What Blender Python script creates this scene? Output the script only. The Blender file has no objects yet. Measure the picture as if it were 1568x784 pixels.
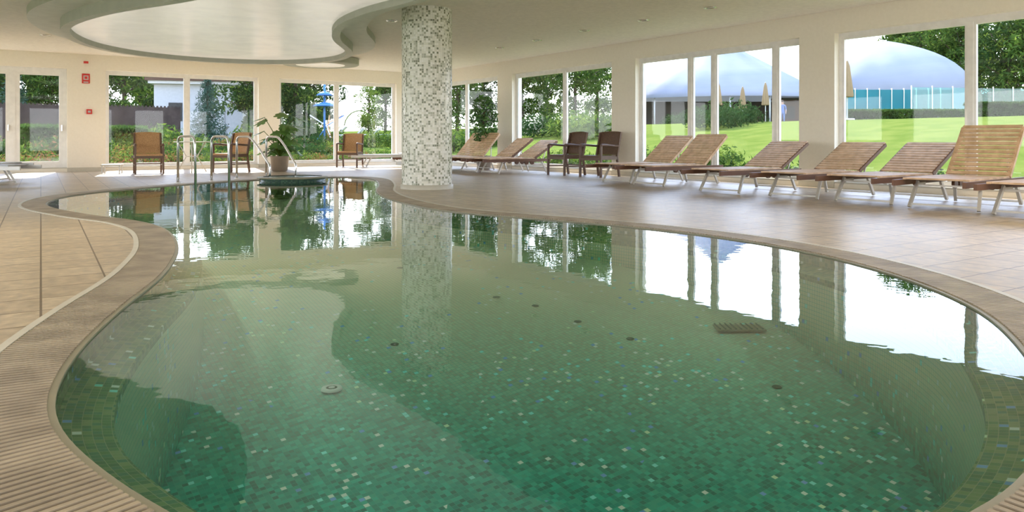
import bpy, math, random
from mathutils import Vector, Matrix, geometry
random.seed(7)
R=random.uniform
CAMH=0.8; HEAD=2.53; CEIL=2.9
C0=(-2.79,23.7); A=(.569,-.822); B=(-.822,-.569)
def W(a,b): return (C0[0]+a*A[0]+b*B[0], C0[1]+a*A[1]+b*B[1])
ANG=math.radians(-57.5)
def inv(x,y):
    dx,dy=x-C0[0],y-C0[1]
    return dx*A[0]+dy*A[1], dx*B[0]+dy*B[1]
def sm(t):
    t=max(0,min(1,t)); return t*t*(3-2*t)
def ground(x,y):
    a,b=inv(x,y)
    return -.08+max(.80*sm((-a-1.5)/18),1.72*sm((-b-1.5)/18))

# ---------------------------------------------------------------- materials
def mat(name,col=(.8,.8,.8),rough=.5,metal=0,spec=.5,noise=None,bump=0,nscale=8,emit=None,transl=0):
    m=bpy.data.materials.new(name); m.use_nodes=True
    nt=m.node_tree; bs=nt.nodes['Principled BSDF']
    bs.inputs['Base Color'].default_value=(*col,1); bs.inputs['Roughness'].default_value=rough
    bs.inputs['Metallic'].default_value=metal; bs.inputs['Specular IOR Level'].default_value=spec
    if emit:
        bs.inputs['Emission Color'].default_value=(*emit[0],1); bs.inputs['Emission Strength'].default_value=emit[1]
    tc=nt.nodes.new('ShaderNodeTexCoord')
    nz=nt.nodes.new('ShaderNodeTexNoise'); nz.inputs['Scale'].default_value=nscale; nz.inputs['Detail'].default_value=4
    nt.links.new(tc.outputs['Object'],nz.inputs['Vector'])
    c2=noise if noise else tuple(c*.93 for c in col)
    cr=nt.nodes.new('ShaderNodeValToRGB')
    cr.color_ramp.elements[0].position=.38; cr.color_ramp.elements[1].position=.62
    cr.color_ramp.elements[0].color=(*c2,1); cr.color_ramp.elements[1].color=(*col,1)
    nt.links.new(nz.outputs['Fac'],cr.inputs['Fac']); nt.links.new(cr.outputs['Color'],bs.inputs['Base Color'])
    if bump:
        bp=nt.nodes.new('ShaderNodeBump'); bp.inputs['Strength'].default_value=bump; bp.inputs['Distance'].default_value=.02
        nt.links.new(nz.outputs['Fac'],bp.inputs['Height']); nt.links.new(bp.outputs['Normal'],bs.inputs['Normal'])
    if transl:
        tr=nt.nodes.new('ShaderNodeBsdfTranslucent'); nt.links.new(cr.outputs['Color'],tr.inputs['Color'])
        mx=nt.nodes.new('ShaderNodeMixShader'); mx.inputs[0].default_value=transl
        nt.links.new(bs.outputs[0],mx.inputs[1]); nt.links.new(tr.outputs[0],mx.inputs[2])
        nt.links.new(mx.outputs[0],nt.nodes['Material Output'].inputs[0])
    return m
def mosaic(name,size,cols,grout,rough=.25,sparkle=0,gw=.07,far=None):
    m=bpy.data.materials.new(name); m.use_nodes=True; nt=m.node_tree; N=nt.nodes; L=nt.links
    bs=N['Principled BSDF']; bs.inputs['Roughness'].default_value=rough
    uv=N.new('ShaderNodeUVMap')
    sc=N.new('ShaderNodeVectorMath'); sc.operation='SCALE'; sc.inputs['Scale'].default_value=1/size; L.new(uv.outputs[0],sc.inputs[0])
    fl=N.new('ShaderNodeVectorMath'); fl.operation='FLOOR'; L.new(sc.outputs[0],fl.inputs[0])
    fr=N.new('ShaderNodeVectorMath'); fr.operation='FRACTION'; L.new(sc.outputs[0],fr.inputs[0])
    wn=N.new('ShaderNodeTexWhiteNoise'); wn.noise_dimensions='2D'; L.new(fl.outputs[0],wn.inputs['Vector'])
    cr=N.new('ShaderNodeValToRGB'); cr.color_ramp.interpolation='CONSTANT'
    e=cr.color_ramp.elements
    for i,c in enumerate(cols):
        p=i/len(cols)
        if i==0: e[0].position=0; e[0].color=(*c,1)
        elif i==1: e[1].position=p; e[1].color=(*c,1)
        else:
            q=e.new(p); q.color=(*c,1)
    L.new(wn.outputs['Value'],cr.inputs['Fac'])
    col=cr.outputs['Color']
    if far:  # water's absorption and reflection put into the tile colour, by height
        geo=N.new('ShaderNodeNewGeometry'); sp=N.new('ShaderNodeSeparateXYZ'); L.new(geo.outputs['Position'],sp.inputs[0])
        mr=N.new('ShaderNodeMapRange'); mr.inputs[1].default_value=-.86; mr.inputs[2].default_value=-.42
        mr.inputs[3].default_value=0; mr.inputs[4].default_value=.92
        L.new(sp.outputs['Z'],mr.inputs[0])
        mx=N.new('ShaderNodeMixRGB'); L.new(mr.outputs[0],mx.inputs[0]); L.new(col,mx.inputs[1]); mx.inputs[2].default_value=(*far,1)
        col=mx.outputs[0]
    if sparkle:
        w2=N.new('ShaderNodeTexWhiteNoise'); w2.noise_dimensions='3D'
        ad=N.new('ShaderNodeVectorMath'); ad.inputs[1].default_value=(.5,.5,7.3); L.new(fl.outputs[0],ad.inputs[0]); L.new(ad.outputs[0],w2.inputs['Vector'])
        nz=N.new('ShaderNodeTexNoise'); nz.inputs['Scale'].default_value=1.0; L.new(uv.outputs[0],nz.inputs['Vector'])
        th=N.new('ShaderNodeMapRange'); th.inputs[1].default_value=.44; th.inputs[2].default_value=.62
        th.inputs[3].default_value=1-sparkle*.15; th.inputs[4].default_value=1-sparkle*1.9; L.new(nz.outputs['Fac'],th.inputs[0])
        gt=N.new('ShaderNodeMath'); gt.operation='GREATER_THAN'; L.new(w2.outputs['Value'],gt.inputs[0]); L.new(th.outputs[0],gt.inputs[1])
        c2=N.new('ShaderNodeValToRGB'); ee=c2.color_ramp.elements; c2.color_ramp.interpolation='CONSTANT'
        ee[0].color=(1,1,1,1); ee[1].position=.35; ee[1].color=(.35,1,1,1)
        q=ee.new(.65); q.color=(.85,1,.75,1); q=ee.new(.82); q.color=(.25,.5,1,1)
        sp2=N.new('ShaderNodeSeparateXYZ'); L.new(w2.outputs['Color'],sp2.inputs[0]); L.new(sp2.outputs['Y'],c2.inputs['Fac'])
        mx=N.new('ShaderNodeMixRGB'); L.new(gt.outputs[0],mx.inputs[0]); L.new(col,mx.inputs[1]); L.new(c2.outputs[0],mx.inputs[2])
        col=mx.outputs[0]
    sx=N.new('ShaderNodeSeparateXYZ'); L.new(fr.outputs[0],sx.inputs[0])
    mn=N.new('ShaderNodeMath'); mn.operation='MINIMUM'; L.new(sx.outputs[0],mn.inputs[0]); L.new(sx.outputs[1],mn.inputs[1])
    lt=N.new('ShaderNodeMath'); lt.operation='LESS_THAN'; lt.inputs[1].default_value=gw; L.new(mn.outputs[0],lt.inputs[0])
    mg=N.new('ShaderNodeMixRGB'); L.new(lt.outputs[0],mg.inputs[0]); L.new(col,mg.inputs[1]); mg.inputs[2].default_value=(*grout,1)
    L.new(mg.outputs[0],bs.inputs['Base Color'])
    return m
def deckmat():
    m=bpy.data.materials.new('deck_stone_tiles'); m.use_nodes=True; nt=m.node_tree; N=nt.nodes; L=nt.links
    bs=N['Principled BSDF']
    tc=N.new('ShaderNodeTexCoord'); mp=N.new('ShaderNodeMapping'); mp.inputs['Rotation'].default_value=(0,0,-ANG)
    L.new(tc.outputs['Object'],mp.inputs[0])
    br=N.new('ShaderNodeTexBrick'); br.offset=0; br.inputs['Scale'].default_value=1
    br.inputs['Brick Width'].default_value=.315; br.inputs['Row Height'].default_value=.315; br.inputs['Mortar Size'].default_value=.0055
    br.inputs['Mortar Smooth'].default_value=.1; br.inputs['Bias'].default_value=0
    br.inputs['Color1'].default_value=(.56,.45,.31,1); br.inputs['Color2'].default_value=(.47,.37,.25,1); br.inputs['Mortar'].default_value=(.18,.13,.085,1)
    L.new(mp.outputs[0],br.inputs['Vector'])
    nz=N.new('ShaderNodeTexNoise'); nz.inputs['Scale'].default_value=14; nz.inputs['Detail'].default_value=6; L.new(mp.outputs[0],nz.inputs['Vector'])
    cr=N.new('ShaderNodeValToRGB'); cr.color_ramp.elements[0].position=.3; cr.color_ramp.elements[0].color=(.68,.68,.68,1); cr.color_ramp.elements[1].position=.7; cr.color_ramp.elements[1].color=(1.12,1.12,1.12,1)
    L.new(nz.outputs['Fac'],cr.inputs[0])
    mx=N.new('ShaderNodeMixRGB'); mx.blend_type='MULTIPLY'; mx.inputs[0].default_value=1; L.new(br.outputs['Color'],mx.inputs[1]); L.new(cr.outputs[0],mx.inputs[2])
    L.new(mx.outputs[0],bs.inputs['Base Color']); bs.inputs['Specular IOR Level'].default_value=.4
    mr=N.new('ShaderNodeMapRange'); mr.inputs[3].default_value=.25; mr.inputs[4].default_value=.45; L.new(nz.outputs['Fac'],mr.inputs[0]); L.new(mr.outputs[0],bs.inputs['Roughness'])
    bp=N.new('ShaderNodeBump'); bp.inputs['Strength'].default_value=.25; bp.inputs['Distance'].default_value=.004
    L.new(br.outputs['Fac'],bp.inputs['Height']); bp.invert=True; L.new(bp.outputs[0],bs.inputs['Normal'])
    return m
def watermat():
    m=bpy.data.materials.new('pool_water'); m.use_nodes=True; nt=m.node_tree; N=nt.nodes; L=nt.links
    N.remove(N['Principled BSDF'])
    tr=N.new('ShaderNodeBsdfTransparent'); tr.inputs[0].default_value=(.78,1,.97,1)
    gl=N.new('ShaderNodeBsdfGlossy'); gl.inputs['Roughness'].default_value=.005; gl.inputs[0].default_value=(1,1,1,1)
    tc=N.new('ShaderNodeTexCoord')
    nz=N.new('ShaderNodeTexNoise'); nz.inputs['Scale'].default_value=3.2; nz.inputs['Detail'].default_value=2; L.new(tc.outputs['Object'],nz.inputs['Vector'])
    n2=N.new('ShaderNodeTexNoise'); n2.inputs['Scale'].default_value=13; n2.inputs['Detail'].default_value=1; L.new(tc.outputs['Object'],n2.inputs['Vector'])
    ma=N.new('ShaderNodeMath'); ma.operation='MULTIPLY_ADD'; ma.inputs[1].default_value=.22; L.new(n2.outputs['Fac'],ma.inputs[0]); L.new(nz.outputs['Fac'],ma.inputs[2])
    bp=N.new('ShaderNodeBump'); bp.inputs['Strength'].default_value=.055; bp.inputs['Distance'].default_value=.02; L.new(ma.outputs[0],bp.inputs['Height'])
    fr=N.new('ShaderNodeFresnel'); fr.inputs[0].default_value=1.33; L.new(bp.outputs[0],gl.inputs['Normal'])
    mx=N.new('ShaderNodeMixShader'); L.new(fr.outputs[0],mx.inputs[0]); L.new(tr.outputs[0],mx.inputs[1]); L.new(gl.outputs[0],mx.inputs[2])
    L.new(mx.outputs[0],N['Material Output'].inputs[0]); return m
def glassmat(name,tint=(1,1,1),fac=.025):
    m=bpy.data.materials.new(name); m.use_nodes=True; nt=m.node_tree; N=nt.nodes; L=nt.links
    N.remove(N['Principled BSDF'])
    tr=N.new('ShaderNodeBsdfTransparent'); tr.inputs[0].default_value=(*tint,1)
    gl=N.new('ShaderNodeBsdfGlossy'); gl.inputs['Roughness'].default_value=.02
    mx=N.new('ShaderNodeMixShader'); mx.inputs[0].default_value=fac; L.new(tr.outputs[0],mx.inputs[1]); L.new(gl.outputs[0],mx.inputs[2])
    L.new(mx.outputs[0],N['Material Output'].inputs[0]); return m

M={}
M['wall']=mat('cream_plaster',(.90,.84,.72),.7,noise=(.88,.82,.70),bump=.05,nscale=20)
M['ceil']=mat('ceiling_paint',(.92,.86,.76),.75,bump=.03,nscale=15)
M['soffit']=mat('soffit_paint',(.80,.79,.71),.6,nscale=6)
M['fascia']=mat('soffit_fascia_shade',(.44,.45,.38),.6,nscale=6)  # soffit colour darkened for the upright faces, shade put into the paint
M['stucco']=mat('stucco_panel_added_glow',(.66,.60,.50),.26,spec=.8,noise=(.50,.45,.37),nscale=1.6,bump=.06,emit=((1,.93,.82),.34))  # added glow, not a lamp, so the panel shows bright in the water
M['discglow']=mat('disc_added_glow',(.86,.80,.70),.4,emit=((1,.93,.82),.3))  # disc underside given an added glow for its reflection in the pool
M['frame']=mat('white_upvc',(.88,.86,.82),.4)
M['glass']=glassmat('window_glass')
M['deck']=deckmat()
M['water']=watermat()
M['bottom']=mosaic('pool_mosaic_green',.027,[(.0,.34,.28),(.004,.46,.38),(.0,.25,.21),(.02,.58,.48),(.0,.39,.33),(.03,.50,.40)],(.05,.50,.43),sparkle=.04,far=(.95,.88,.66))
M['rim']=mosaic('rim_mosaic',.028,[(.15,.30,.15),(.24,.36,.18),(.11,.25,.14),(.32,.41,.22),(.12,.29,.19)],(.46,.48,.33),sparkle=.04)
M['col']=mosaic('column_mosaic',.034,[(.86,.85,.77),(.78,.77,.66),(.42,.43,.32),(.88,.87,.80),(.53,.53,.43),(.84,.83,.74),(.24,.25,.17),(.72,.71,.62)],(.76,.74,.66),gw=.1)
M['darktile']=mosaic('dark_green_mosaic',.03,[(.03,.08,.05),(.05,.12,.08),(.02,.06,.05)],(.1,.12,.1))
M['grate']=mat('grating_slats',(.42,.34,.235),.45,noise=(.30,.24,.165),nscale=5)
M['gutter']=mat('gutter_dark',(.02,.018,.015),.7)
M['lip']=mat('pool_lip_stone',(.28,.26,.18),.4)
M['trim']=mat('stone_trim',(.60,.56,.46),.4)
M['teak']=mat('teak_slats',(.72,.50,.32),.5,noise=(.54,.36,.21),nscale=9)
M['teakd']=mat('dark_teak',(.15,.065,.03),.45,nscale=9)
M['alu']=mat('painted_aluminium',(.62,.59,.53),.35,metal=.3)
M['chrome']=mat('stainless_steel',(.75,.75,.74),.15,metal=1)
M['wicker']=mat('tan_wicker',(.56,.33,.15),.6,noise=(.38,.21,.09),nscale=60,bump=.5)
M['wickerd']=mat('brown_wicker',(.16,.085,.05),.55,noise=(.09,.05,.03),nscale=60,bump=.5)
M['cframe']=mat('chair_frame_brown',(.12,.065,.04),.4)
E=.05
M['grass']=mat('lawn_grass',(.115,.140,.030),.95,spec=0,noise=(.085,.118,.022),nscale=1.5,bump=.2)
M['leafd']=mat('leaf_dark',(.018,.045,.012),.8,spec=E,noise=(.04,.08,.02),nscale=1.5,transl=.3)
M['leaf']=mat('leaf_green',(.065,.12,.02),.8,spec=E,noise=(.03,.065,.014),nscale=1.2,transl=.35)
M['leafl']=mat('leaf_light',(.15,.21,.035),.8,spec=E,noise=(.075,.13,.02),nscale=2,transl=.4)
M['conif']=mat('conifer_needles',(.03,.065,.042),.8,spec=E,noise=(.06,.10,.075),nscale=3,transl=.2)
M['flower']=mat('pink_flowers',(.28,.10,.055),.8,spec=E,noise=(.15,.12,.03),nscale=4,transl=.3)
M['bark']=mat('bark',(.08,.06,.045),.9,spec=E,bump=.6,nscale=20)
M['fence']=mat('weathered_fence',(.06,.045,.04),.95,spec=0,noise=(.04,.03,.027),nscale=3)
M['house']=mat('house_render',(.42,.42,.42),.8)
M['roof']=mat('roof_brown',(.11,.065,.045),.9,spec=E)
M['tent']=mat('tent_fabric',(.27,.285,.325),.8,spec=.1,noise=(.25,.265,.305),nscale=.6,transl=.12)
M['teal']=mat('teal_panels',(.015,.15,.17),.5,spec=.2,noise=(.012,.125,.145),nscale=.5)
M['tealg']=glassmat('teal_glass',(.45,.78,.78),.06)
M['dark']=mat('shade_dark',(.05,.045,.04),.9)
M['umb']=mat('parasol_canvas',(.28,.20,.11),.8,spec=E)
M['white']=mat('white_plastic',(.5,.5,.5),.4)
M['blue']=mat('blue_plastic',(.03,.14,.36),.4)
M['orange']=mat('orange_plastic',(.4,.19,.05),.4)
M['red']=mat('red_enamel',(.65,.03,.02),.4)
M['pot']=mat('glazed_pot',(.30,.24,.18),.4)
M['soil']=mat('soil',(.05,.03,.02),.9)
M['pave']=mat('terrace_paving',(.24,.21,.16),.8,nscale=4)
M['skin']=mat('skin',(.36,.22,.15),.6); M['hair']=mat('hair',(.06,.035,.02),.7)
M['shirt']=mat('blue_shirt',(.08,.13,.28),.8); M['trousers']=mat('navy_trousers',(.03,.045,.12),.8)
M['lamp']=mat('downlight_lens',(.30,.25,.20),.3)
M['fill_lens']=mat('added_fill_lens',(.9,.85,.7),.4,emit=((1,.93,.82),4))  # glowing lens for the added fill fixtures
M['drain']=mat('drain_grille',(.26,.30,.20),.5)
M['inlet']=mat('inlet_cap',(.05,.14,.10),.5)
M['whitecap']=mat('white_inlet_ring',(.95,.95,.95),.3)

# ---------------------------------------------------------------- mesh builder
class MB:
    def __init__(s): s.v=[]; s.f=[]; s.m=[]; s.uv=[]; s.mats=[]; s.sm=[]
    def mi(s,k):
        if k not in s.mats: s.mats.append(k)
        return s.mats.index(k)
    def face(s,idx,k,uv=None,smooth=False):
        s.f.append(idx); s.m.append(s.mi(k)); s.uv.append(uv); s.sm.append(smooth)
    def box(s,c,d,k,M4=None,tr=None):
        o=len(s.v)
        for i in range(8):
            p=Vector((((i&1)*2-1)*d[0]/2,((i>>1&1)*2-1)*d[1]/2,((i>>2)*2-1)*d[2]/2))
            if M4 is not None: p=M4@p
            p=p+Vector(c)
            if tr: p=Vector(tr(*p))
            s.v.append(tuple(p))
        for q in ((0,2,3,1),(4,5,7,6),(0,1,5,4),(2,6,7,3),(0,4,6,2),(1,3,7,5)): s.face([o+i for i in q],k)
    def bar(s,p0,p1,w,h,k):
        p0=Vector(p0);p1=Vector(p1);d=p1-p0
        q=d.to_track_quat('X','Z').to_matrix()
        s.box((p0+p1)/2,(d.length,w,h),k,q)
    def tube(s,path,r,k,n=10,cap=True,radii=None):
        path=[Vector(p) for p in path]; o=len(s.v); up=None
        for i,p in enumerate(path):
            t=(path[min(i+1,len(path)-1)]-path[max(i-1,0)]).normalized()
            if up is None:
                up=t.orthogonal().normalized()
            up=(up-t*up.dot(t))
            up=up.normalized() if up.length>1e-5 else t.orthogonal().normalized()
            sd=t.cross(up); rr=radii[i] if radii else r
            for j in range(n):
                an=2*math.pi*j/n
                s.v.append(tuple(p+(up*math.cos(an)+sd*math.sin(an))*rr))
        for i in range(len(path)-1):
            for j in range(n):
                a=o+i*n+j;b=o+i*n+(j+1)%n
                s.face([a,b,b+n,a+n],k,None,True)
        if cap:
            s.face([o+j for j in range(n)][::-1],k); e=o+(len(path)-1)*n; s.face([e+j for j in range(n)],k)
    def lathe(s,prof,c,k,n=32,uvr=None,cap=False,mod=None):
        o=len(s.v)
        for i,(r,z) in enumerate(prof):
            for j in range(n+1):
                an=2*math.pi*j/n; rr=r*(mod(an,i) if mod else 1)
                s.v.append((c[0]+rr*math.cos(an),c[1]+rr*math.sin(an),c[2]+z))
        for i in range(len(prof)-1):
            for j in range(n):
                a=o+i*(n+1)+j; u0=j/n*2*math.pi*(uvr or 1); u1=(j+1)/n*2*math.pi*(uvr or 1)
                s.face([a,a+1,a+n+2,a+n+1],k,[(u0,prof[i][1]),(u1,prof[i][1]),(u1,prof[i+1][1]),(u0,prof[i+1][1])],True)
    def sphere(s,c,r,k,n=12,m=8):
        if not hasattr(r,'__len__'): r=(r,r,r)
        o=len(s.v)
        for i in range(m+1):
            ph=math.pi*i/m
            for j in range(n):
                t=2*math.pi*j/n
                s.v.append((c[0]+r[0]*math.sin(ph)*math.cos(t),c[1]+r[1]*math.sin(ph)*math.sin(t),c[2]+r[2]*math.cos(ph)))
        for i in range(m):
            for j in range(n):
                a=o+i*n+j;b=o+i*n+(j+1)%n; s.face([a,a+n,b+n,b],k,None,True)
    def fill(s,loops,z,k,flip=False):
        fl=[p for l in loops for p in l]; o=len(s.v)
        for p in fl: s.v.append((p[0],p[1],z))
        for t in geometry.tessellate_polygon([[Vector((p[0],p[1],0)) for p in l] for l in loops]):
            s.face([o+i for i in t],k,[(fl[i][0],fl[i][1]) for i in t])
    def strip(s,l0,z0,l1,z1,k,v0=0,v1=None,arc=None):
        o=len(s.v);n=len(l0)
        for p in l0: s.v.append((p[0],p[1],z0))
        for p in l1: s.v.append((p[0],p[1],z1))
        if v1 is None: v1=v0+math.hypot(math.dist(l0[0],l1[0]),z1-z0)
        u=0
        for i in range(n):
            j=(i+1)%n; du=math.dist(arc[i],arc[j]) if arc else math.dist(l0[i],l0[j])
            s.face([o+i,o+j,o+n+j,o+n+i],k,[(u,v0),(u+du,v0),(u+du,v1),(u,v1)],True); u+=du
        return v1
    def leaf(s,c,size,k,asp=.6):
        o=len(s.v); n=Vector((R(-1,1),R(-1,1),R(-.3,1))).normalized(); t=n.orthogonal().normalized(); t=Matrix.Rotation(R(0,6.3),3,n)@t; b=n.cross(t)
        c=Vector(c)
        for q in (-t*size, b*size*asp*.5, t*size, -b*size*asp*.5): s.v.append(tuple(c+q))
        s.face([o,o+1,o+2,o+3],k)
    def mesh(s,name,recalc=True):
        me=bpy.data.meshes.new(name); me.from_pydata(s.v,[],s.f)
        for k in s.mats: me.materials.append(M[k])
        me.polygons.foreach_set('material_index',s.m); me.polygons.foreach_set('use_smooth',s.sm)
        if any(u is not None for u in s.uv):
            ul=me.uv_layers.new(name='UVMap'); flat=[]
            for f,u in zip(s.f,s.uv):
                if u is None: flat+= [0,0]*len(f)
                else:
                    for q in u: flat+=[q[0],q[1]]
            ul.data.foreach_set('uv',flat)
        me.update()
        return me
    def obj(s,name,loc=(0,0,0),rz=0,parent=None,scale=1):
        o=bpy.data.objects.new(name,s.mesh(name)); bpy.context.collection.objects.link(o)
        o.location=loc; o.rotation_euler=(0,0,rz); o.scale=(scale,)*3
        if parent: o.parent=parent
        return o
def inst(name,me,loc,rz=0,scale=1):
    o=bpy.data.objects.new(name,me); bpy.context.collection.objects.link(o)
    o.location=loc;o.rotation_euler=(0,0,rz)
    o.scale=scale if hasattr(scale,'__len__') else (scale,)*3
    return o

# ---------------------------------------------------------------- curve helpers
def smooth_loop(pts,n=420,it=6):
    P=[Vector(p) for p in pts]; N=len(P); out=[]
    for i in range(N):
        p0,p1,p2,p3=P[i-1],P[i],P[(i+1)%N],P[(i+2)%N]
        for k in range(30):
            t=k/30
            out.append(.5*((2*p1)+(-p0+p2)*t+(2*p0-5*p1+4*p2-p3)*t*t+(-p0+3*p1-3*p2+p3)*t**3))
    def resample(q,n):
        d=[0]
        for i in range(len(q)): d.append(d[-1]+(q[(i+1)%len(q)]-q[i]).length)
        T=d[-1]; r=[];j=0
        for i in range(n):
            s=T*i/n
            while d[j+1]<s: j+=1
            t=(s-d[j])/max(1e-9,d[j+1]-d[j]); r.append(q[j].lerp(q[(j+1)%len(q)],t))
        return r
    q=resample(out,n)
    for _ in range(it): q=[(q[i-1]+2*q[i]+q[(i+1)%n])/4 for i in range(n)]
    q=resample(q,n)
    ar=sum(q[i].x*q[(i+1)%n].y-q[(i+1)%n].x*q[i].y for i in range(n))
    if ar<0: q.reverse()
    return q
def offset(q,d):   # +d = outward (ccw loop)
    n=len(q); r=[]
    for i in range(n):
        t=(q[(i+1)%n]-q[i-1]).normalized(); r.append(q[i]+Vector((t.y,-t.x))*d)
    return r
def inside(p,q):
    c=False;n=len(q)
    for i in range(n):
        a,b=q[i],q[i-1]
        if (a.y>p[1])!=(b.y>p[1]) and p[0]<(b.x-a.x)*(p[1]-a.y)/(b.y-a.y)+a.x: c=not c
    return c

# ---------------------------------------------------------------- pool
pool_pts=[(.12,1.27),(-.35,1.36),(-.72,1.58),(-1.02,1.82),(-1.27,2.07),(-1.445,2.34),(-1.60,2.69),(-1.737,3.10),(-1.89,3.67),(-2.005,4.17),(-2.175,4.72),(-2.52,5.59),(-3.09,6.61),(-3.70,7.30),(-4.48,7.87),(-5.56,8.88),(-6.15,10.0),(-6.28,11.0),(-6.12,12.0),(-5.69,13.3),(-4.95,14.6),(-4.1,15.4),(-3.3,15.5),(-2.75,14.7),(-2.35,13.0),(-2.1,11.4),(-1.70,10.06),(-1.13,8.88),(-.595,8.15),(.107,7.6),(.725,7.12),(1.26,6.61),(1.697,6.08),(2.017,5.49),(2.207,4.84),(2.27,4.17),(2.187,3.46),(1.92,2.77),(1.6,2.2),(1.225,1.77),(.975,1.586),(.55,1.36)]
PL=smooth_loop(pool_pts,480)
GW=.27
OUT=offset(PL,GW); OUT2=offset(PL,GW+.035)
b=MB()
corners=[W(-.3,-.3),W(25,-.3),W(25,16),W(-.3,16)]
b.fill([[Vector(c) for c in corners],OUT2],0,'deck')
b.obj('floor')
b=MB(); b.strip(OUT,.004,OUT2,.004,'trim'); b.strip(OUT,-.12,OUT,.004,'trim'); b.strip(OUT2,.004,OUT2,-.02,'trim')
L1=offset(PL,.022)
b.strip(PL,-.004,L1,-.004,'lip'); b.strip(PL,-.03,PL,-.004,'lip'); b.strip(L1,-.12,L1,-.004,'gutter')
b.strip(L1,-.11,OUT,-.11,'gutter')
b.obj('trim_1')
b=MB(); n=len(PL); per=[0]
for i in range(n): per.append(per[-1]+(PL[(i+1)%n]-PL[i]).length)
T=per[-1]; pitch=.028; cnt=int(T/pitch); j=0
for i in range(cnt):
    s_=T*i/cnt
    while per[j+1]<s_: j+=1
    t=(s_-per[j])/(per[j+1]-per[j]); p=PL[j].lerp(PL[(j+1)%n],t)
    q=OUT[j].lerp(OUT[(j+1)%n],t)
    d=(q-p).normalized(); p0=p+d*.022; q0=q-d*.002; tg=Vector((-d.y,d.x)); sc=1
    wi=.0078; wo=wi*max(.6,min(1.5,(OUT[(j+1)%n]-OUT[j]).length/(PL[(j+1)%n]-PL[j]).length))
    o=len(b.v)
    for z in (-.03,.002):
        for (pp,w) in ((p0,wi),(q0,wo)):
            b.v.append((*(pp-tg*w),z)); b.v.append((*(pp+tg*w),z))
    for qd in ((4,5,7,6),(0,4,6,2),(1,3,7,5),(0,1,5,4),(2,6,7,3)): b.face([o+x for x in qd],'grate')
b.obj('pool_overflow_grating')
b=MB()
I1=offset(PL,-.16); I2=offset(PL,-.19)
v=b.strip(PL,-.02,PL,-.09,'rim'); v=b.strip(PL,-.09,I1,-.12,'rim',v,arc=PL); v=b.strip(I1,-.12,I1,-.16,'rim',v,arc=PL)
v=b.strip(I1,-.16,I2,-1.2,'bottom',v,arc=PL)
def zb(x,y): return -.90+.58*sm((y-2.8)/4.4)
step=.15; X0,Y0=-7,1; nx,ny=66,104; idx={}
big=offset(PL,.15)
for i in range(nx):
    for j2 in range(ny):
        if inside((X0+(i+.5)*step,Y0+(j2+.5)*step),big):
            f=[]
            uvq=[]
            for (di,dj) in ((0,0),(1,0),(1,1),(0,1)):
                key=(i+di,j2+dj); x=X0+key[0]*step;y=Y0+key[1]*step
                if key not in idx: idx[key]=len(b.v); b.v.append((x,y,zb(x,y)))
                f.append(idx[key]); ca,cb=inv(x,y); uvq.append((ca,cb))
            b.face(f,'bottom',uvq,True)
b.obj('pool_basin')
b=MB()
for x,y in ((.48,5.4),(.18,5.68),(-.124,5.85),(.82,5.13),(-.80,5.05),(1.61,4.5),(-1.0,6.6)):
    z=zb(x,y); b.lathe([(0,.006),(.022,.006),(.03,0)],(x,y,z),'inlet',16)
b.box((1.62,5.3,zb(0,5.3)+.004),(.34,.20,.012),'drain')
for k in range(9): b.box((1.62-.15+k*.0375,5.3,zb(0,5.3)+.012),(.010,.17,.006),'inlet')
z=zb(0,4.47)+.012
b.lathe([(.034,0),(.06,0),(.065,-.012)],(-1.09,4.47,z),'whitecap',28); b.lathe([(0,.002),(.02,.002)],(-1.09,4.47,z),'whitecap',16); b.lathe([(.02,-.004),(.034,-.004)],(-1.09,4.47,z),'inlet',20)
b.obj('pool_floor_inlets')
b=MB(); b.fill([PL],-.012,'water'); b.obj('pool_water')

# ---------------------------------------------------------------- walls & windows
def wallobj(name,P,t0,t1,ops,sill=.08):
    b=MB(); tr=lambda x,y,z:(*P(x,y),z)
    def bx(a0,a1,z0,z1,n0=0,n1=.32): 
        if a1-a0>.001: b.box(((a0+a1)/2,(n0+n1)/2,(z0+z1)/2),(a1-a0,n1-n0,z1-z0),'wall',tr=tr)
    cur=t0
    for (o0,o1,hd) in ops:
        bx(cur,o0,-.02,CEIL); bx(o0,o1,hd,CEIL); bx(o0,o1,-.02,sill); cur=o1
    bx(cur,t1,-.02,CEIL)
    b.obj(name)
wn=[0]
def window(P,o0,o1,mull,z0=.08,z1=HEAD,thick=.055,door=False):
    b=MB(); tr=lambda x,y,z:(*P(x,y),z); nn=.16
    def bx(a0,a1,zz0,zz1,d=.07,k='frame',nc=nn): b.box(((a0+a1)/2,nc,(zz0+zz1)/2),(a1-a0,d,zz1-zz0),k,tr=tr)
    w=thick
    bx(o0,o0+w,z0,z1); bx(o1-w,o1,z0,z1); bx(o0+w,o1-w,z1-w*1.3,z1); bx(o0+w,o1-w,z0,z0+w*1.3)
    for m_ in mull: bx(m_-w*.75,m_+w*.75,z0+w*1.3,z1-w*1.3,.085)
    edges=[o0+w]+list(mull)+[o1-w]
    for i in range(len(edges)-1):
        a0=edges[i]+(w*.75 if i else 0); a1=edges[i+1]-(w*.75 if i<len(edges)-2 else 0); s=.035
        if door: s=.09
        za,zc=z0+w*1.3,z1-w*1.3
        bx(a0,a0+s,za,zc,.05);bx(a1-s,a1,za,zc,.05);bx(a0+s,a1-s,za,za+s,.05);bx(a0+s,a1-s,zc-s,zc,.05)
        bx(a0+s,a1-s,za+s,zc-s,.008,'glass')
        if door:
            bx(a0+.03,a0+.05,1.0,1.14,.14,'chrome',nn-.05)
    b.box(((o0+o1)/2,.06,z0+.012),(o1-o0-.004,.13,.024),'trim',tr=tr)
    wn[0]+=1
    b.obj(('door_%d' if door else 'window_%d')%wn[0])
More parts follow.
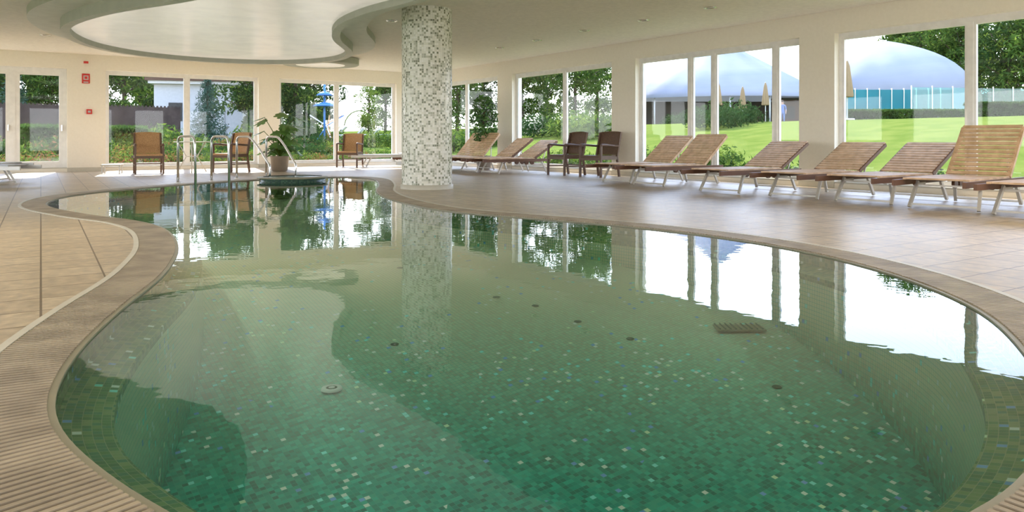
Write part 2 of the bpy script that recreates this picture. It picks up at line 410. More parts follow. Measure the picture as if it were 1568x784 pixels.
PR=lambda t,n:W(t,-n); PB=lambda t,n:W(-n,t); PLf=lambda t,n:W(t,16+n); PN=lambda t,n:W(25+n,t)
rops=[(.7,4.2,HEAD),(4.9,8.8,HEAD),(9.55,13.5,HEAD),(14.15,18.05,HEAD),(18.75,22.6,HEAD)]
wallobj('wall_right',PR,-.32,25.32,rops)
window(PR,.7,4.2,[2.35]); window(PR,4.9,8.8,[6.97]); window(PR,9.55,13.5,[10.97,11.56,12.94]); window(PR,14.15,18.05,[16.15]); window(PR,18.75,22.6,[20.7])
bops=[(1.0,4.66,HEAD),(5.24,9.02,HEAD),(9.85,13.4,HEAD)]
wallobj('wall_back',PB,0,16.32,bops)
window(PB,1.0,4.66,[2.91]); window(PB,5.24,9.02,[7.09])
window(PB,9.85,13.4,[10.95,12.1],.08,HEAD,.07,True)
wallobj('wall_left',PLf,0,25,[(1,6,HEAD),(7,12,HEAD),(13,18,HEAD),(19,24,HEAD)])
for o in ((1,6),(7,12),(13,18),(19,24)): window(PLf,o[0],o[1],[(o[0]+o[1])/2])
wallobj('wall_front',PN,0,16.32,[(1,5,HEAD),(6,10,HEAD),(11,15,HEAD)])
for o in ((1,5),(6,10),(11,15)): window(PN,o[0],o[1],[(o[0]+o[1])/2])
b=MB()
for a0,a1 in ((4.2,4.9),(8.8,9.55),(13.5,14.15),(18.05,18.75)): b.box(((a0+a1)/2,-.01,.05),(a1-a0,.018,.1),'trim',tr=lambda x,y,z:(*PR(x,y),z))
b.obj('baseboard_right'); b=MB()
for a0,a1 in ((0,1.0),(4.66,5.24),(9.02,9.85)): b.box(((a0+a1)/2,-.01,.05),(a1-a0,.018,.1),'trim',tr=lambda x,y,z:(*PB(x,y),z))
b.obj('baseboard_back')
b=MB(); b.box((12.3,7.9,CEIL+.1),(25.9,16.9,.2),'ceil',tr=lambda x,y,z:(*W(x,y),z)); b.obj('ceiling')
cp=[(-3.45,15.4),(-4.0,16.8),(-5.0,17.6),(-6.1,17.7),(-7.3,17.1),(-8.05,15.9),(-8.1,14.2),(-7.3,12.2),(-5.9,10.75),(-4.4,9.8),(-3.5,9.1),(-2.9,8.1),(-2.5,6.6),(-2.4,4.8),(-1.6,2.6),(.2,1.2),(2.2,1.4),(3.2,3.0),(2.4,5.0),(.9,6.5),(-.3,8.0),(-1.25,9.6),(-2.1,10.6),(-2.8,11.8),(-3.25,13.4)]
CP=smooth_loop(cp,300); C1=offset(CP,.14); C2=offset(CP,.6)
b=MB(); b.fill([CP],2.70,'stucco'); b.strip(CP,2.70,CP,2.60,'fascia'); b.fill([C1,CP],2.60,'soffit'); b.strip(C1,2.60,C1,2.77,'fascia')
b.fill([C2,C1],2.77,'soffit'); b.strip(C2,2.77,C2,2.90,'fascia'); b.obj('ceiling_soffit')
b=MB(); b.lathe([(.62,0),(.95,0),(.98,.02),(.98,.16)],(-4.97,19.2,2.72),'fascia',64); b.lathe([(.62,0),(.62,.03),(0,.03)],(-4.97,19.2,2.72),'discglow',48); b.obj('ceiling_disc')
b=MB(); unlit=[(-2.13,13.1),(-.285,17),(.53,15.7),(1.40,14.3),(2.32,13.06),(3.16,11.8),(3.9,10.6),(4.6,9.4),(-9.4,14.9),(-9.6,13.2),(-9.2,16.3),(5.2,8.0),(-8.6,11.2)]
lit=[(-4.5,5.9),(-5.6,4.2),(-4.4,2.6),(-4.6,.6),(4.5,5.9),(5.8,3.8),(5.2,2.0),(7.0,5.4),(-2,-1.2),(.5,-1.4),(3,-1.2),(-5,-1.2),(5.5,0)]  # lit fixtures added as interior fill, near and behind the camera
for k,(x,y) in enumerate(unlit+lit):
    b.lathe([(.06,-.002),(.065,-.012),(.10,-.012),(.105,0)],(x,y,CEIL),'chrome',24); b.lathe([(0,-.004),(.06,-.004)],(x,y,CEIL),'lamp' if k<len(unlit) else 'fill_lens',20)
b.obj('recessed_downlights')
ld=bpy.data.lights.new('added_fill_spot','SPOT'); ld.energy=180; ld.color=(1,.89,.74); ld.spot_size=2.75; ld.spot_blend=1; ld.shadow_soft_size=.1  # added fill light, set below the extra lit fixtures
for i,(x,y) in enumerate(lit):
    o=bpy.data.objects.new('added_fill_spot',ld); bpy.context.collection.objects.link(o); o.location=(x,y,CEIL-.03)

# column
b=MB(); cx,cy=-1.38,12.0; r=.405
b.lathe([(r,0),(r,CEIL)],(cx,cy,0),'col',64,uvr=r); b.lathe([(r+.02,0),(r+.02,.07),(r,.075)],(cx,cy,0),'trim',64); b.obj('mosaic_column')

# ---------------------------------------------------------------- loungers
def lounger(a,bb,back=35,rz=None,hi=False,name='sun_lounger',mat_s='teak'):
    m=MB(); hw=.36; zs=.34; hinge=1.0
    for s in (-1,1):
        m.box((.50,s*hw,zs-.03),(1.9,.035,.065),'teakd' if mat_s=='teak' else 'alu')
        m.box((.38,s*(hw-.035),zs+.012),(1.26,.035,.022),mat_s)
    x=-.24
    while x<hinge-.03:
        m.box((x+.03,0,zs+.014),(.052,2*hw-.05,.02),mat_s); x+=.068
    th=math.radians(back); ln=.78
    d=Vector((math.cos(th),0,math.sin(th))); nrm=Vector((-math.sin(th),0,math.cos(th)))
    Rm=Matrix.Rotation(-th,3,'Y'); h0=Vector((hinge,0,zs+.01))
    for s in (-1,1): m.box(h0+d*ln/2+Vector((0,s*(hw-.03),0)),(ln,.04,.045),mat_s if hi else 'teakd' if mat_s=='teak' else 'alu',Rm)
    t=.03
    while t<ln:
        m.box(h0+d*t+nrm*.025,(.046,2*hw-.06,.018),mat_s,Rm); t+=.068
    for s in (-1,1):
        m.bar(h0+d*.5+Vector((0,s*.22,-.02)),(hinge+.32,s*.22,zs-.03),.02,.02,'alu')
    for x0,dx in ((0.02,-.16),(1.28,.14)):
        for s in (-1,1):
            m.bar((x0-dx*.6,s*(hw-.03),zs-.03),(x0+dx*.35,s*(hw+.0),.015),.035,.03,'alu')
            m.bar((x0-dx*.6,s*(hw-.03),zs-.06),(x0-dx*1.8,s*(hw-.03),zs-.06),.03,.02,'alu')
        m.bar((x0+dx*.25,-hw,.05),(x0+dx*.25,hw,.05),.022,.022,'alu')
        m.bar((x0-dx*.55,-hw,zs-.075),(x0-dx*.55,hw,zs-.075),.022,.022,'alu')
    for s in (-1,1):
        for x0 in (.86,1.02):
            m.tube([(x0,s*.20-.018,zs-.085),(x0,s*.20+.018,zs-.085)],.055,'teakd',16)
            m.box((x0,s*.20,zs-.03),(.05,.03,.05),'teakd')
    x,y=W(a,bb); 
    if rz is None: rz=math.atan2(-B[1],-B[0])
    return m.obj(name,(x,y,.0),rz)
rzb=math.atan2(-B[1],-B[0])
lounger(17.95,2.62,30); lounger(17.0,2.45,49,rzb+.08,True); lounger(16.03,2.4,28); lounger(15.05,2.4,28); lounger(13.78,2.36,29); lounger(12.05,2.1,40,hi=True); lounger(11.1,1.95,38,hi=True)
lounger(6.8,1.9,30); lounger(5.85,1.9,34); lounger(4.85,2.1,48,hi=True); lounger(3.9,1.9,48,hi=True)
lounger(1.3,2.6,10,math.radians(20),mat_s='white'); 
lounger(*inv(-8.75,12.7),12,math.radians(188),mat_s='white'); lounger(*inv(-9.6,13.8),12,math.radians(188),mat_s='white')

# ---------------------------------------------------------------- chairs
def armchair(x,y,rz,wk):
    m=MB(); w=.29; d=.27
    for s in (-1,1):
        m.bar((d,s*w,0),(d-.01,s*w,.66),.04,.04,'cframe')
        m.bar((-d-.05,s*w,0),(-d+.02,s*w,.44),.04,.04,'cframe')
        m.bar((-d+.02,s*w,.42),(-d-.10,s*(w-.01),.94),.04,.04,'cframe')
        m.tube([(d+.01,s*w,.64),(d-.03,s*w,.68),(.1,s*(w+.005),.675),(-.1,s*w,.66),(-d-.02,s*w,.65)],.024,'cframe',8)
        m.bar((d,s*w,.2),(-d-.03,s*w,.2),.025,.025,'cframe')
        m.box((0,s*w,.40),(2*d,.03,.07),'cframe')
    m.bar((d,-w,.38),(d,w,.38),.03,.06,'cframe'); m.bar((-d,-w,.22),(-d,w,.22),.025,.025,'cframe')
    n=8; o=len(m.v)
    for lay in (0,1):
        for i in range(n+1):
            for j in range(n+1):
                u=i/n*2-1;v_=j/n*2-1
                m.v.append((u*(d+.015),v_*(w-.015),.455-.02*(1-u*u)*(1-v_*v_)-lay*.04))
    K=(n+1)**2
    for i in range(n):
        for j in range(n):
            a=o+i*(n+1)+j; m.face([a,a+1,a+n+2,a+n+1],wk,None,True); m.face([a+K,a+n+1+K,a+n+2+K,a+1+K],wk,None,True)
    for j in range(n):
        for (p,q) in ((o+j,o+j+1),(o+n*(n+1)+j,o+n*(n+1)+j+1),(o+j*(n+1),o+(j+1)*(n+1)),(o+j*(n+1)+n,o+(j+1)*(n+1)+n)): m.face([p,q,q+K,p+K],wk)
    o=len(m.v); nv=8
    for lay in (0,1):
        for i in range(nv+1):
            t=i/nv; z=.46+.49*t; xx=-d-.12*t+.01
            for j in range(n+1):
                v_=j/n*2-1
                m.v.append((xx-.035*(1-v_*v_)-lay*.03,v_*(w+.01),z+(.02*(1-v_*v_) if i==nv else 0)))
    K=(n+1)*(nv+1)
    for i in range(nv):
        for j in range(n):
            a=o+i*(n+1)+j; m.face([a,a+1,a+n+2,a+n+1],wk,None,True); m.face([a+K,a+n+1+K,a+n+2+K,a+1+K],wk,None,True)
    for j in range(n):
        for (p,q) in ((o+j,o+j+1),(o+nv*(n+1)+j,o+nv*(n+1)+j+1),(o+j*(n+1),o+(j+1)*(n+1)),(o+j*(n+1)+n,o+(j+1)*(n+1)+n)): m.face([p,q,q+K,p+K],wk)
    m.obj('wicker_armchair',(x,y,0),rz)
armchair(-8.5,17.3,math.radians(-60),'wicker'); armchair(-6.85,18.0,math.radians(-115),'wicker'); armchair(-4.65,21.2,math.radians(-95),'wicker')
armchair(1.2,16.55,math.radians(215),'wickerd'); armchair(1.85,15.75,math.radians(222),'wickerd')
b=MB(); b.lathe([(0,.72),(.40,.72),(.41,.73),(.40,.74),(0,.74)],(0,0,0),'trim',40)
for k in range(4):
    an=k*math.pi/2+.4; c_,s_=math.cos(an),math.sin(an)
    b.tube([(.33*c_,.33*s_,0),(.12*c_,.12*s_,.38),(.30*c_,.30*s_,.72)],.014,'alu',8)
b.tube([(.125*math.cos(t*math.pi/8),.125*math.sin(t*math.pi/8),.38) for t in range(17)],.008,'alu',6)
b.obj('cafe_table',(-7.75,17.9,0))
b=MB(); b.box((0,0,.20),(.42,.34,.03),'trim')
for sx in(-1,1):
    for sy in(-1,1): b.bar((sx*.18,sy*.14,0),(sx*.18,sy*.14,.19),.025,.025,'alu')
b.obj('side_table',(-9.3,17.2,0),.3)

# ---------------------------------------------------------------- handrails
def arc(p,q,c,n=6): return [Vector(p).lerp(Vector(c),t/n).lerp(Vector(c).lerp(Vector(q),t/n),t/n) for t in range(n+1)]
def rail(p0,p1,h,name_,m):
    p0=Vector(p0);p1=Vector(p1);d=(p1-p0); u=d.normalized(); L_=d.length; Z=Vector((0,0,1))
    path=[p0-Z*.0]+arc(p0+Z*(h-.12),p0+Z*h+u*.12,p0+Z*h)+arc(p0+Z*(h-.0)+u*(L_*.35),p1+Z*(h*.45)-u*.1,p0+Z*(h-.02)+u*(L_*.5))+arc(p1+Z*(h*.40)-u*.06,p1+Z*(h*.25),p1+Z*(h*.36))+[p1-Z*.35]
    m.tube(path,.022,'chrome',12)
    m.lathe([(.05,0),(.05,.012),(.022,.014)],p0,'chrome',20)
b=MB(); rail((-5.62,15.1,0),(-4.75,14.5,0),.85,'r',b); rail((-5.2,15.65,0),(-4.4,15.05,0),.85,'r',b); b.obj('pool_handrail')
b=MB()
for (x,y) in ((-6.12,13.55),(-5.75,14.15)):
    p=Vector((x,y,0)); u=Vector((.78,-.6,0)).normalized()
    b.tube([p]+arc(p+Vector((0,0,.72)),p+Vector((0,0,.85))+u*.14,p+Vector((0,0,.85)))+arc(p+u*.42+Vector((0,0,.85)),p+u*.58+Vector((0,0,.7)),p+u*.58+Vector((0,0,.85)))+[p+u*.62+Vector((0,0,-.4))],.022,'chrome',12)
    b.lathe([(.05,0),(.05,.012),(.022,.014)],p,'chrome',20)
b.obj('pool_ladder_rails')
b=MB(); b.lathe([(.62,-.3),(.62,.05),(.60,.07),(0,.07)],(0,0,0),'darktile',48,uvr=.62); b.lathe([(.62,.045),(.66,.05),(.66,.075),(.55,.08)],(0,0,0),'lip',48); b.obj('pool_island_plinth',(-4.25,14.35,0))

# ---------------------------------------------------------------- indoor plants
M['pleaf']=mat('monstera_leaf',(.12,.26,.05),.4,noise=(.07,.17,.03),nscale=5,transl=.3)
M['pleafd']=mat('ficus_leaf',(.03,.09,.02),.4,noise=(.06,.14,.03),nscale=5,transl=.2)
def monstera(x,y):
    m=MB(); m.lathe([(.14,0),(.19,.02),(.23,.36),(.25,.38),(.22,.38),(.20,.34),(0,.34)],(0,0,0),'pot',28); m.lathe([(0,.345),(.2,.345)],(0,0,0),'soil',20)
    for k in range(36):
        an=R(0,6.28); h=R(.5,1.45); ro=R(.08,.42); tip=Vector((math.cos(an)*ro,math.sin(an)*ro,h))
        m.tube([(0,0,.34),(tip.x*.35,tip.y*.35,.34+(h-.34)*.6),tuple(tip)],.008,'leafl',5,cap=False)
        o=len(m.v); m.v.append(tuple(tip)); out=Vector((math.cos(an),math.sin(an),R(-.9,-.3))).normalized(); sd=out.cross(Vector((0,0,1))).normalized(); S=R(.15,.23); n=22
        for i in range(n):
            t=i/n*2*math.pi; rr=S*(1 if i%3 else .6)*(1+.25*math.cos(t))
            p=tip+out*S*.6+out*rr*math.cos(t)+sd*rr*.85*math.sin(t)+Vector((0,0,-.12*abs(math.sin(t))*S)); m.v.append(tuple(p))
        for i in range(n): m.face([o,o+1+i,o+1+(i+1)%n],'pleaf',None,True)
    m.obj('potted_monstera',(x,y,0))
monstera(-5.75,18.3)
def ficus(x,y,h=1.95):
    m=MB(); m.lathe([(.13,0),(.17,.02),(.2,.34),(.22,.36),(.19,.36),(.18,.32),(0,.32)],(0,0,0),'pot',28)
    m.tube([(0,0,.3),(.03,.02,.8),(-.02,.0,1.2),(0,0,h-.2)],.02,'bark',8)
    for k in range(8):
        an=R(0,6.3); m.tube([(0,0,.8+k*.1),(math.cos(an)*.25,math.sin(an)*.25,1.0+k*.11)],.008,'bark',5)
    for k in range(620):
        an=R(0,6.3); rr=.34*math.sqrt(R(0,1)); z=R(.75,h); rr*=math.sin(math.pi*min(1,(z-.6)/(h-.55)))**.5+.1
        m.leaf((math.cos(an)*rr,math.sin(an)*rr,z),R(.06,.095),'pleafd' if k%3 else 'pleaf')
    m.obj('potted_ficus',(x,y,0))
fx=W(4.5,.62); ficus(*fx)

# ---------------------------------------------------------------- wall fittings on back pier
def bp_(t,n,z): return (*PB(t,n),z)
b=MB(); b.box((9.45,-.012,2.30),(.17,.02,.24),'red',tr=bp_); b.box((9.45,-.024,2.32),(.11,.004,.11),'white',tr=bp_); b.box((9.45,-.028,2.32),(.06,.004,.06),'red',tr=bp_); b.box((9.45,-.024,2.21),(.11,.004,.03),'white',tr=bp_); b.obj('fire_safety_sign')
b=MB(); b.box((9.38,-.025,1.48),(.12,.05,.12),'red',tr=bp_); b.box((9.38,-.053,1.48),(.06,.006,.05),'white',tr=bp_); b.obj('fire_alarm_call_point')
b=MB(); b.box((9.45,-.03,2.70),(.1,.06,.05),'red',tr=bp_); b.obj('alarm_beacon')

# ---------------------------------------------------------------- exterior
b=MB(); st=1.5
gx0,gx1,gy0,gy1=-60,75,-10,110; nx=int((gx1-gx0)/st);ny=int((gy1-gy0)/st); o=0
keys={}
for i in range(nx):
    for j in range(ny):
        f=[]
        for (di,dj) in ((0,0),(1,0),(1,1),(0,1)):
            k=(i+di,j+dj)
            if k not in keys:
                x=gx0+k[0]*st;y=gy0+k[1]*st; a_,b_=inv(x,y)
                z=ground(x,y)
                if -1.2<a_<27 and -1.2<b_<18: z=-1.6 if (a_>.9 and b_>.9) else -.10
                keys[k]=len(b.v); b.v.append((x,y,z))
            f.append(keys[k])
        b.face(f,'grass',None,True)
b.obj('lawn_ground')
b=MB(); b.box((-.34-1.1,6,-.035),(2.2,19,.05),'pave',tr=lambda x,y,z:(*W(x,y),z)); b.obj('terrace_paving')

def tree_mesh(name,h,w,k,n=3600,ls=.16,trunk=.35):
    m=MB(); m.tube([(0,0,-.3),(.05,0,h*.3),(-.05,.05,h*.6),(0,0,h*.85)],.12,'bark',8,radii=[.16,.12,.08,.03])
    bl=[]
    for i in range(22):
        z=R(trunk,.9)*h; s=math.sin(math.pi*min(1,(z/h-trunk*.6)/(1-trunk*.6)))**.6; an=R(0,6.3); rr=R(.1,.75)*w*s
        c=Vector((math.cos(an)*rr,math.sin(an)*rr,z)); bl.append((c,R(.22,.4)*w)); m.tube([(0,0,z*.7),tuple(c)],.03,'bark',5)
    for i in range(n):
        c,r_=random.choice(bl); d=Vector((R(-1,1),R(-1,1),R(-1,1))); d=d.normalized()*r_*R(.4,1)**.5; d.z*=.8
        m.leaf(c+d,R(.7,1.4)*ls,k if R(0,1)<.8 else 'leafl')
    return m.mesh(name)
def conifer_mesh(name,h,w):
    m=MB(); m.tube([(0,0,-.3),(0,0,h)],.1,'bark',8,radii=[.13,.01])
    lv=26
    for i in range(lv):
        z=h*(.08+.9*i/lv); rr=w*(1-i/lv)**.9+.05; nb=max(6,int(16*(1-i/lv)))
        for k in range(nb):
            an=k/nb*6.283+R(-.3,.3); d=Vector((math.cos(an),math.sin(an),-.25)); L_=rr*R(.8,1.1)
            for q in range(7):
                t=(q+1)/7; 
                for _ in range(2): m.leaf(Vector((0,0,z))+d*L_*t+Vector((R(-.1,.1),R(-.1,.1),R(-.08,.08))),R(.12,.22),'conif',.35)
    return m.mesh(name)
def shrub_mesh(name,r_,k,n=1300,ls=.045,k2=None,fl=.75):
    m=MB(); m.tube([(0,0,-.1),(0,0,r_*.6)],.02,'bark',6)
    for i in range(n):
        d=Vector((R(-1,1),R(-1,1),R(0,1))).normalized()*r_*R(.5,1.05)*(1+.15*math.sin(7*i)); d.z*=fl
        m.leaf(d,R(.7,1.4)*ls,k2 if (k2 and R(0,1)<.45) else k)
    return m.mesh(name)
T1=tree_mesh('tree_a',9,3.6,'leaf',9500,.15,.12); T2=tree_mesh('tree_b',8,3.2,'leafd',9500,.15,.10); T3=tree_mesh('tree_c',7,2.6,'leafl',4500,.12,.15)
CF=conifer_mesh('conifer',5.2,1.7); SH=shrub_mesh('shrub',.6,'leafd',1500); SL=shrub_mesh('shrub_l',.6,'leafl',1500,k2='leaf'); SF=shrub_mesh('shrub_f',.55,'flower',1500,.04,'leafl')
def at(u,d): return ((u-784)/1132*d, d)
def place(name,me,u,d,s=1,dz=0):
    x,y=at(u,d); return inst(name,me,(x,y,ground(x,y)+dz),R(0,6.3),s)
for u,d,s,t in ((45,52,1.0,T2),(80,46,.9,T1),(120,50,1.05,T2),(5,46,1.0,T2),(-60,48,1,T1),(190,46,1.0,T1),(215,56,1.0,T2),(238,68,.95,T1),(388,38,.9,T2),(372,64,.95,T1),(452,42,.95,T2),(425,54,.95,T1),(480,60,.9,T2),(590,60,.85,T1),(700,50,.85,T1),(740,54,.9,T2),(800,52,.85,T1),(880,50,.85,T1),(915,56,.95,T1),(838,70,.8,T2),(1380,82,1.6,T1),(1440,80,1.55,T2),(1500,74,1.55,T1),(1545,64,1.45,T2),(1590,62,1.5,T1),(1650,60,1.5,T1),(1475,72,1.3,T1),(1410,78,1.5,T1),(985,84,.9,T3),(1770,60,1.4,T1),(345,76,1.15,T1),(300,84,1.2,T2),(-110,50,1,T2)):
    place('deciduous_tree',t,u,d,s)
for u,d,s in ((318,35,.64),(152,42,.5),(20,40,.8)): place('conifer_tree',CF,u,d,s)
place('weeping_tree',T3,565,44,.5)
for i in range(44):
    t=i*.33; x,y=W(-3.0-R(0,1.4),t-.2+R(-.1,.1)); inst('flowering_shrub',SF if i%3 else SL,(x,y,ground(x,y)-.05),R(0,6),R(.8,1.3))
for i in range(50):
    t=i*.36-1; x,y=W(-5.4-R(0,6),t+R(-.2,.2)); inst('flowering_shrub',(SF,SL,SH)[i%3],(x,y,ground(x,y)-.05),R(0,6),R(1.1,1.8))
for a_,n_,s_ in ((1.5,-1.2,.9),(3.2,-1.4,1.1),(5.3,-1.6,1.5),(6.1,-3.2,1.6),(6.8,-1.6,1.2),(7.9,-1.5,1.2),(8.6,-3.6,1.6),(10.2,-1.3,.8),(11.3,-1.2,.7),(12.2,-1.1,1.0),(12.8,-1.1,1.05),(14.9,-1.1,1.1),(15.4,-1.2,1.0),(17.6,-1.2,1.1),(18.1,-1.3,1.1),(16.4,-1.1,.7)):
    x,y=W(a_,n_); inst('garden_shrub',SH if s_<1.2 else SL,(x,y,ground(x,y)-.05),R(0,6),(s_,s_,s_*.95))
for u,d,s in ((1095,32,2.2),(1125,34,2.2),(1060,40,1.6),(1035,45,1.5),(720,36,2.4),(695,34,2.2),(755,36,2.2),(830,38,2.4),(880,36,2.6),(915,34,2.6),(400,34,2.2),(450,36,2.4),(490,38,2.0),(580,36,1.8),(180,28,2),(240,30,2.2)):
    place('round_bush',SH if u>1000 or u in(450,830) else SL,u,d,s)
def hedge(name,p0,p1,h,w,k='leafd',n=5000,ls=.06):
    m=MB(); p0=Vector(p0);p1=Vector(p1); d=p1-p0; sd=Vector((-d.y,d.x)).normalized()
    for i in range(n):
        t=R(0,1); p=p0+d*t; s=R(-1,1)*w/2; z=R(0,h); 
        if R(0,1)<.4: z=h+R(-.05,.04)
        q=p+sd*s; m.leaf((q.x,q.y,ground(q.x,q.y)+z),R(.7,1.4)*ls,k)
    for i in range(40):
        p=p0+d*(i/39); m.tube([(p.x,p.y,ground(p.x,p.y)-.1),(p.x,p.y,ground(p.x,p.y)+h*.9)],.03,'bark',5)
    m.obj(name)
hedge('clipped_hedge',at(1290,38),at(1478,38),.62,.9,'leaf',9000,.09); hedge('clipped_hedge',at(1485,30),at(1640,30),.6,.9,'leaf',8000,.08)
hedge('clipped_hedge',at(30,26),at(225,28),.95,1.0,'leaf',9000,.08)
b=MB(); p0=Vector(at(-120,31)); p1=Vector(at(275,34)); n=130
for i in range(n):
    p=p0.lerp(p1,i/(n-1)); z=ground(p.x,p.y); hh=1.62+(.06 if i%2 else 0)
    b.box((p.x,p.y,z+hh/2),(.085,.02,hh),'fence',Matrix.Rotation(math.atan2((p1-p0).y,(p1-p0).x),3,'Z'))
for hz in (.4,1.4): b.bar((p0.x,p0.y+.03,ground(*p0)+hz),(p1.x,p1.y+.03,ground(*p1)+hz),.03,.08,'fence')
b.obj('wooden_fence')
x,y=at(312,43); b=MB()
b.box((0,0,1.6),(4.6,3.5,3.2),'house'); b.box((0,0,3.28),(5.4,4.3,.16),'roof'); b.box((0,-.02,3.12),(5.1,4.0,.16),'white')
b.box((-1.2,-1.77,1.5),(.7,.06,1.0),'dark'); b.box((.9,-1.77,1.1),(.9,.06,2.0),'white'); b.obj('garden_house',(x,y,ground(x,y)+.1),.25)
x,y=at(497,34); b=MB(); b.tube([(0,0,0),(0,0,2.9)],.05,'blue',10); b.lathe([(.02,.2),(.3,.16),(.55,0),(.5,0),(0,.10)],(0,0,1.9),'blue',24); b.lathe([(.02,.2),(.2,.14),(.40,0),(.36,0),(0,.10)],(0,0,2.4),'blue',24)
for k in range(4): b.tube([(R(-.9,.9),R(-.6,.6),0),(R(-.2,.2),0,1.0),(R(-.9,.9),.3,1.5)],.03,('orange','blue','white','orange')[k],8)
b.tube([(1.6+math.cos(t*.3)*.7,0,.9+math.sin(t*.3)*.8) for t in range(11)],.03,'leafl',8); b.obj('water_play_structure',(x,y,ground(x,y)))
b=MB()
for i in range(14):
    x,y=at(300+i*26,38+ (i%3)); z=ground(x,y)
    b.box((x,y,z+.42),(.9,.6,.05),'white'); b.box((x+.62,y,z+.6),(.5,.6,.05),'white',Matrix.Rotation(-.8,3,'Y'))
    for sx in(-.35,.35):
        for sy in(-.25,.25): b.box((x+sx,y+sy,z+.2),(.05,.05,.42),'white')
b.obj('outdoor_white_loungers')
x,y=at(1100,62); b=MB(); R0=8.6
b.lathe([(.3,7.9),(.9,7.3),(2.4,6.2),(5,4.7),(R0,2.6),(R0,2.3)],(0,0,0),'tent',72,mod=lambda an,i:1+.012*math.cos(an*18))
for k in range(18):
    an=k/18*6.283; b.tube([(R0*.97*math.cos(an),R0*.97*math.sin(an),0),(R0*.97*math.cos(an),R0*.97*math.sin(an),2.5)],.06,'white',8)
b.box((0,1,1.1),(13,6,2.2),'dark'); b.obj('marquee_tent',(x,y,ground(x,y)))
x,y=at(1355,62); b=MB(); R0=6.3
prof=[(R0*math.sin(t*math.pi/2/10),2.5+2.1*math.cos(t*math.pi/2/10)+2.2*(1-t/10)) for t in range(1,11)]
b.lathe([(.05,6.8)]+prof+[(R0,2.2),(R0,0)],(0,0,0),'tent',72,mod=lambda an,i:1+.01*math.cos(an*16)); b.obj('dome_marquee',(x,y,ground(x,y)+.6))
b=MB(); p0=Vector(at(1290,50)); p1=Vector(at(1458,50)); p2=Vector(at(1640,46)); n=9
for i in range(n):
    q0=p0.lerp(p1,i/n); q1=p0.lerp(p1,(i+1)/n); z=ground(q0.x,q0.y)
    b.bar((q0.x+.02,q0.y,z+1.25),(q1.x-.02,q1.y,z+1.25),.06,2.5,'teal'); b.box((q0.x,q0.y-.02,z+1.3),(.05,.1,2.6),'alu')
for i in range(8):
    q0=Vector(at(1395,44)).lerp(p2,i/8); q1=Vector(at(1395,44)).lerp(p2,(i+1)/8); z=ground(q0.x,q0.y)
    b.bar((q0.x+.03,q0.y,z+1.2),(q1.x-.03,q1.y,z+1.2),.02,2.1,'tealg'); b.box((q0.x,q0.y-.02,z+1.2),(.05,.05,2.3),'alu')
b.obj('teal_fence_panels')
x,y=at(1203,58); b=MB(); b.box((0,0,1.1),(1.6,1.6,2.2),'roof'); b.box((0,0,2.28),(1.9,1.9,.14),'dark'); b.box((0,-.82,1.2),(.8,.04,1.0),'dark'); b.obj('wooden_kiosk',(x,y,ground(x,y)))
def parasol(u,d,h=2.7):
    x,y=at(u,d); b=MB(); b.tube([(0,0,0),(0,0,h)],.03,'white',8); b.lathe([(.03,h-.02),(.09,h-.25),(.15,h-.8),(.22,h-1.5),(.20,h-1.55),(.03,h-1.5)],(0,0,0),'umb',32,mod=lambda an,i:1+.25*math.cos(an*8)*(i>0)); b.lathe([(0,.06),(.28,.06),(.3,0)],(0,0,0),'white',20); b.obj('closed_parasol',(x,y,ground(x,y)))
for u,d,h in ((1297,31,2.5),(1100,50,3.0),(1137,51,2.8),(1172,50,3.0)): parasol(u,d,h)

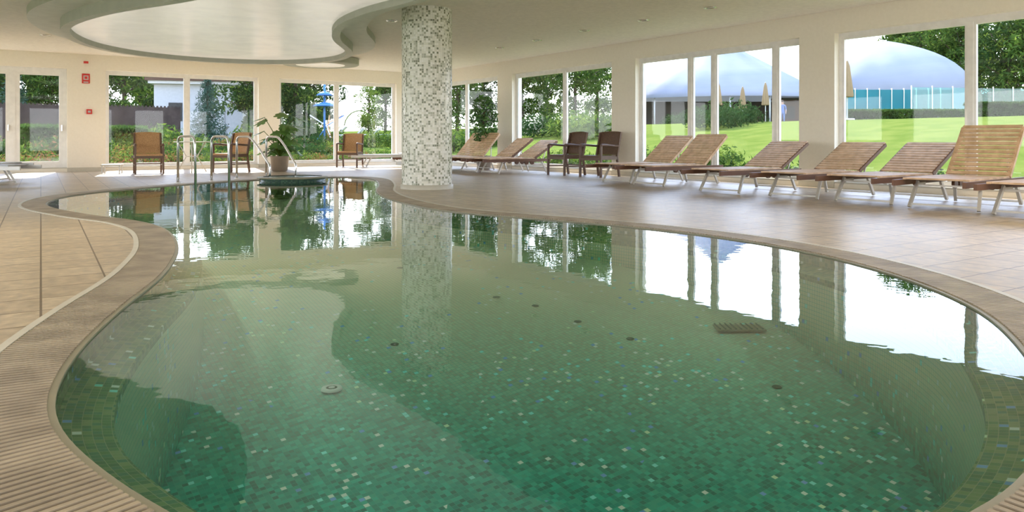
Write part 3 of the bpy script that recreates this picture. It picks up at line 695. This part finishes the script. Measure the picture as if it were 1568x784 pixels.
# ---------------------------------------------------------------- people
def person(u,d,rz,shirt,trou,h=1.7,stride=.1):
    J=[(0,0,.95),(0,0,1.12),(0,0,1.32),(0,.0,1.46),(0,-.01,1.54),(0,-.02,1.63)]; RD=[.13,.12,.135,.055,.075,.085]
    V=list(J);RR=list(RD);E=[(0,1),(1,2),(2,3),(3,4),(4,5)]
    def add(p,r_,par): V.append(p);RR.append(r_);E.append((par,len(V)-1));return len(V)-1
    for s in (-1,1):
        k=add((s*.17,0,1.40),.055,2); k=add((s*.23,.03,1.12),.042,k); k=add((s*.22,-.12 if s>0 else -.04,.90),.03,k); w=add((s*.22,-.15 if s>0 else -.05,.85),.028,k)
        for f in range(4): q=add((s*.22+(f-1.5)*.006,-.16-(f-1.5)*.02+(.1 if s<0 else 0),.80),.009,w); add((s*.215+(f-1.5)*.006,-.165-(f-1.5)*.02+(.1 if s<0 else 0),.77+.005*abs(f-1)),.008,q)
        add((s*.20,-.19+(.1 if s<0 else 0),.82),.009,w)
        k=add((s*.09,0,.88),.095,0); k=add((s*.10,-.04+s*stride*.3,.49),.06,k); k=add((s*.11,s*stride,.09),.04,k); add((s*.12,s*stride-.15,.035),.03,k)
    me=bpy.data.meshes.new('body'); me.from_pydata(V,E,[]); ob=bpy.data.objects.new('body_tmp',me); bpy.context.collection.objects.link(ob)
    md=ob.modifiers.new('skin','SKIN')
    for i,sv in enumerate(me.skin_vertices[0].data): sv.radius=(RR[i],RR[i]*(.8 if i<3 else 1)); sv.use_root=(i==0)
    sb=ob.modifiers.new('s','SUBSURF'); sb.levels=1; sb.render_levels=1
    dg=bpy.context.evaluated_depsgraph_get(); ev=ob.evaluated_get(dg); m2=bpy.data.meshes.new_from_object(ev)
    m=MB(); m.v=[tuple(v_.co) for v_ in m2.vertices]
    for p in m2.polygons:
        c=p.center; k='skin'
        if c.z<.96: k=trou
        if .9<c.z<1.46 : k=shirt
        if abs(c.x)>.18 and c.z<1.1: k='skin'
        if c.z<.08: k='dark'
        m.face(list(p.vertices),k,None,True)
    m.sphere((0,.012,1.66),(.092,.10,.10),'hair'); m.sphere((0,-.11,1.62),(.012,.02,.02),'skin'); 
    for s in (-1,1): m.sphere((s*.03,-.098,1.645),.01,'dark',8,6); m.sphere((s*.088,0,1.62),(.012,.02,.03),'skin',8,6)
    m.box((0,-.098,1.585),(.045,.01,.01),'red')
    bpy.data.objects.remove(ob)
    x,y=at(u,d); m.obj('standing_person',(x,y,ground(x,y)),rz,scale=h/1.73)
person(1189,46,.3,'shirt','trousers'); person(1198,47,-.4,'shirt','shirt',1.62)

# ---------------------------------------------------------------- light
w=bpy.data.worlds.new('sky'); bpy.context.scene.world=w; w.use_nodes=True; nt=w.node_tree; N=nt.nodes; L=nt.links
bg=N['Background']; tc=N.new('ShaderNodeTexCoord'); sp=N.new('ShaderNodeSeparateXYZ'); L.new(tc.outputs['Generated'],sp.inputs[0])
cr=N.new('ShaderNodeValToRGB'); e=cr.color_ramp.elements; e[0].position=0; e[0].color=(1,1,.98,1); e[1].position=.9; e[1].color=(.42,.60,1,1)
q=e.new(.12); q.color=(.88,.93,1,1); q=e.new(.30); q.color=(.56,.70,1,1)
L.new(sp.outputs['Z'],cr.inputs[0]); L.new(cr.outputs[0],bg.inputs[0]); bg.inputs[1].default_value=5.2
s=bpy.data.lights.new('sun','SUN'); s.energy=12; s.angle=.01; s.color=(1,.92,.80); so=bpy.data.objects.new('sun',s); bpy.context.collection.objects.link(so)
so.rotation_euler=Vector((-.32,.72,.58)).to_track_quat('Z','Y').to_euler()
bpy.context.scene.view_settings.view_transform='Standard'
bpy.context.scene.view_settings.exposure=.1

cam=bpy.data.cameras.new('camera'); co=bpy.data.objects.new('camera',cam); bpy.context.collection.objects.link(co)
co.location=(0,0,CAMH); co.rotation_euler=(math.pi/2,0,0); cam.lens=26; cam.sensor_width=36; cam.shift_y=-(392-213)/1568; cam.clip_end=500; cam.clip_start=.05
bpy.context.scene.camera=co
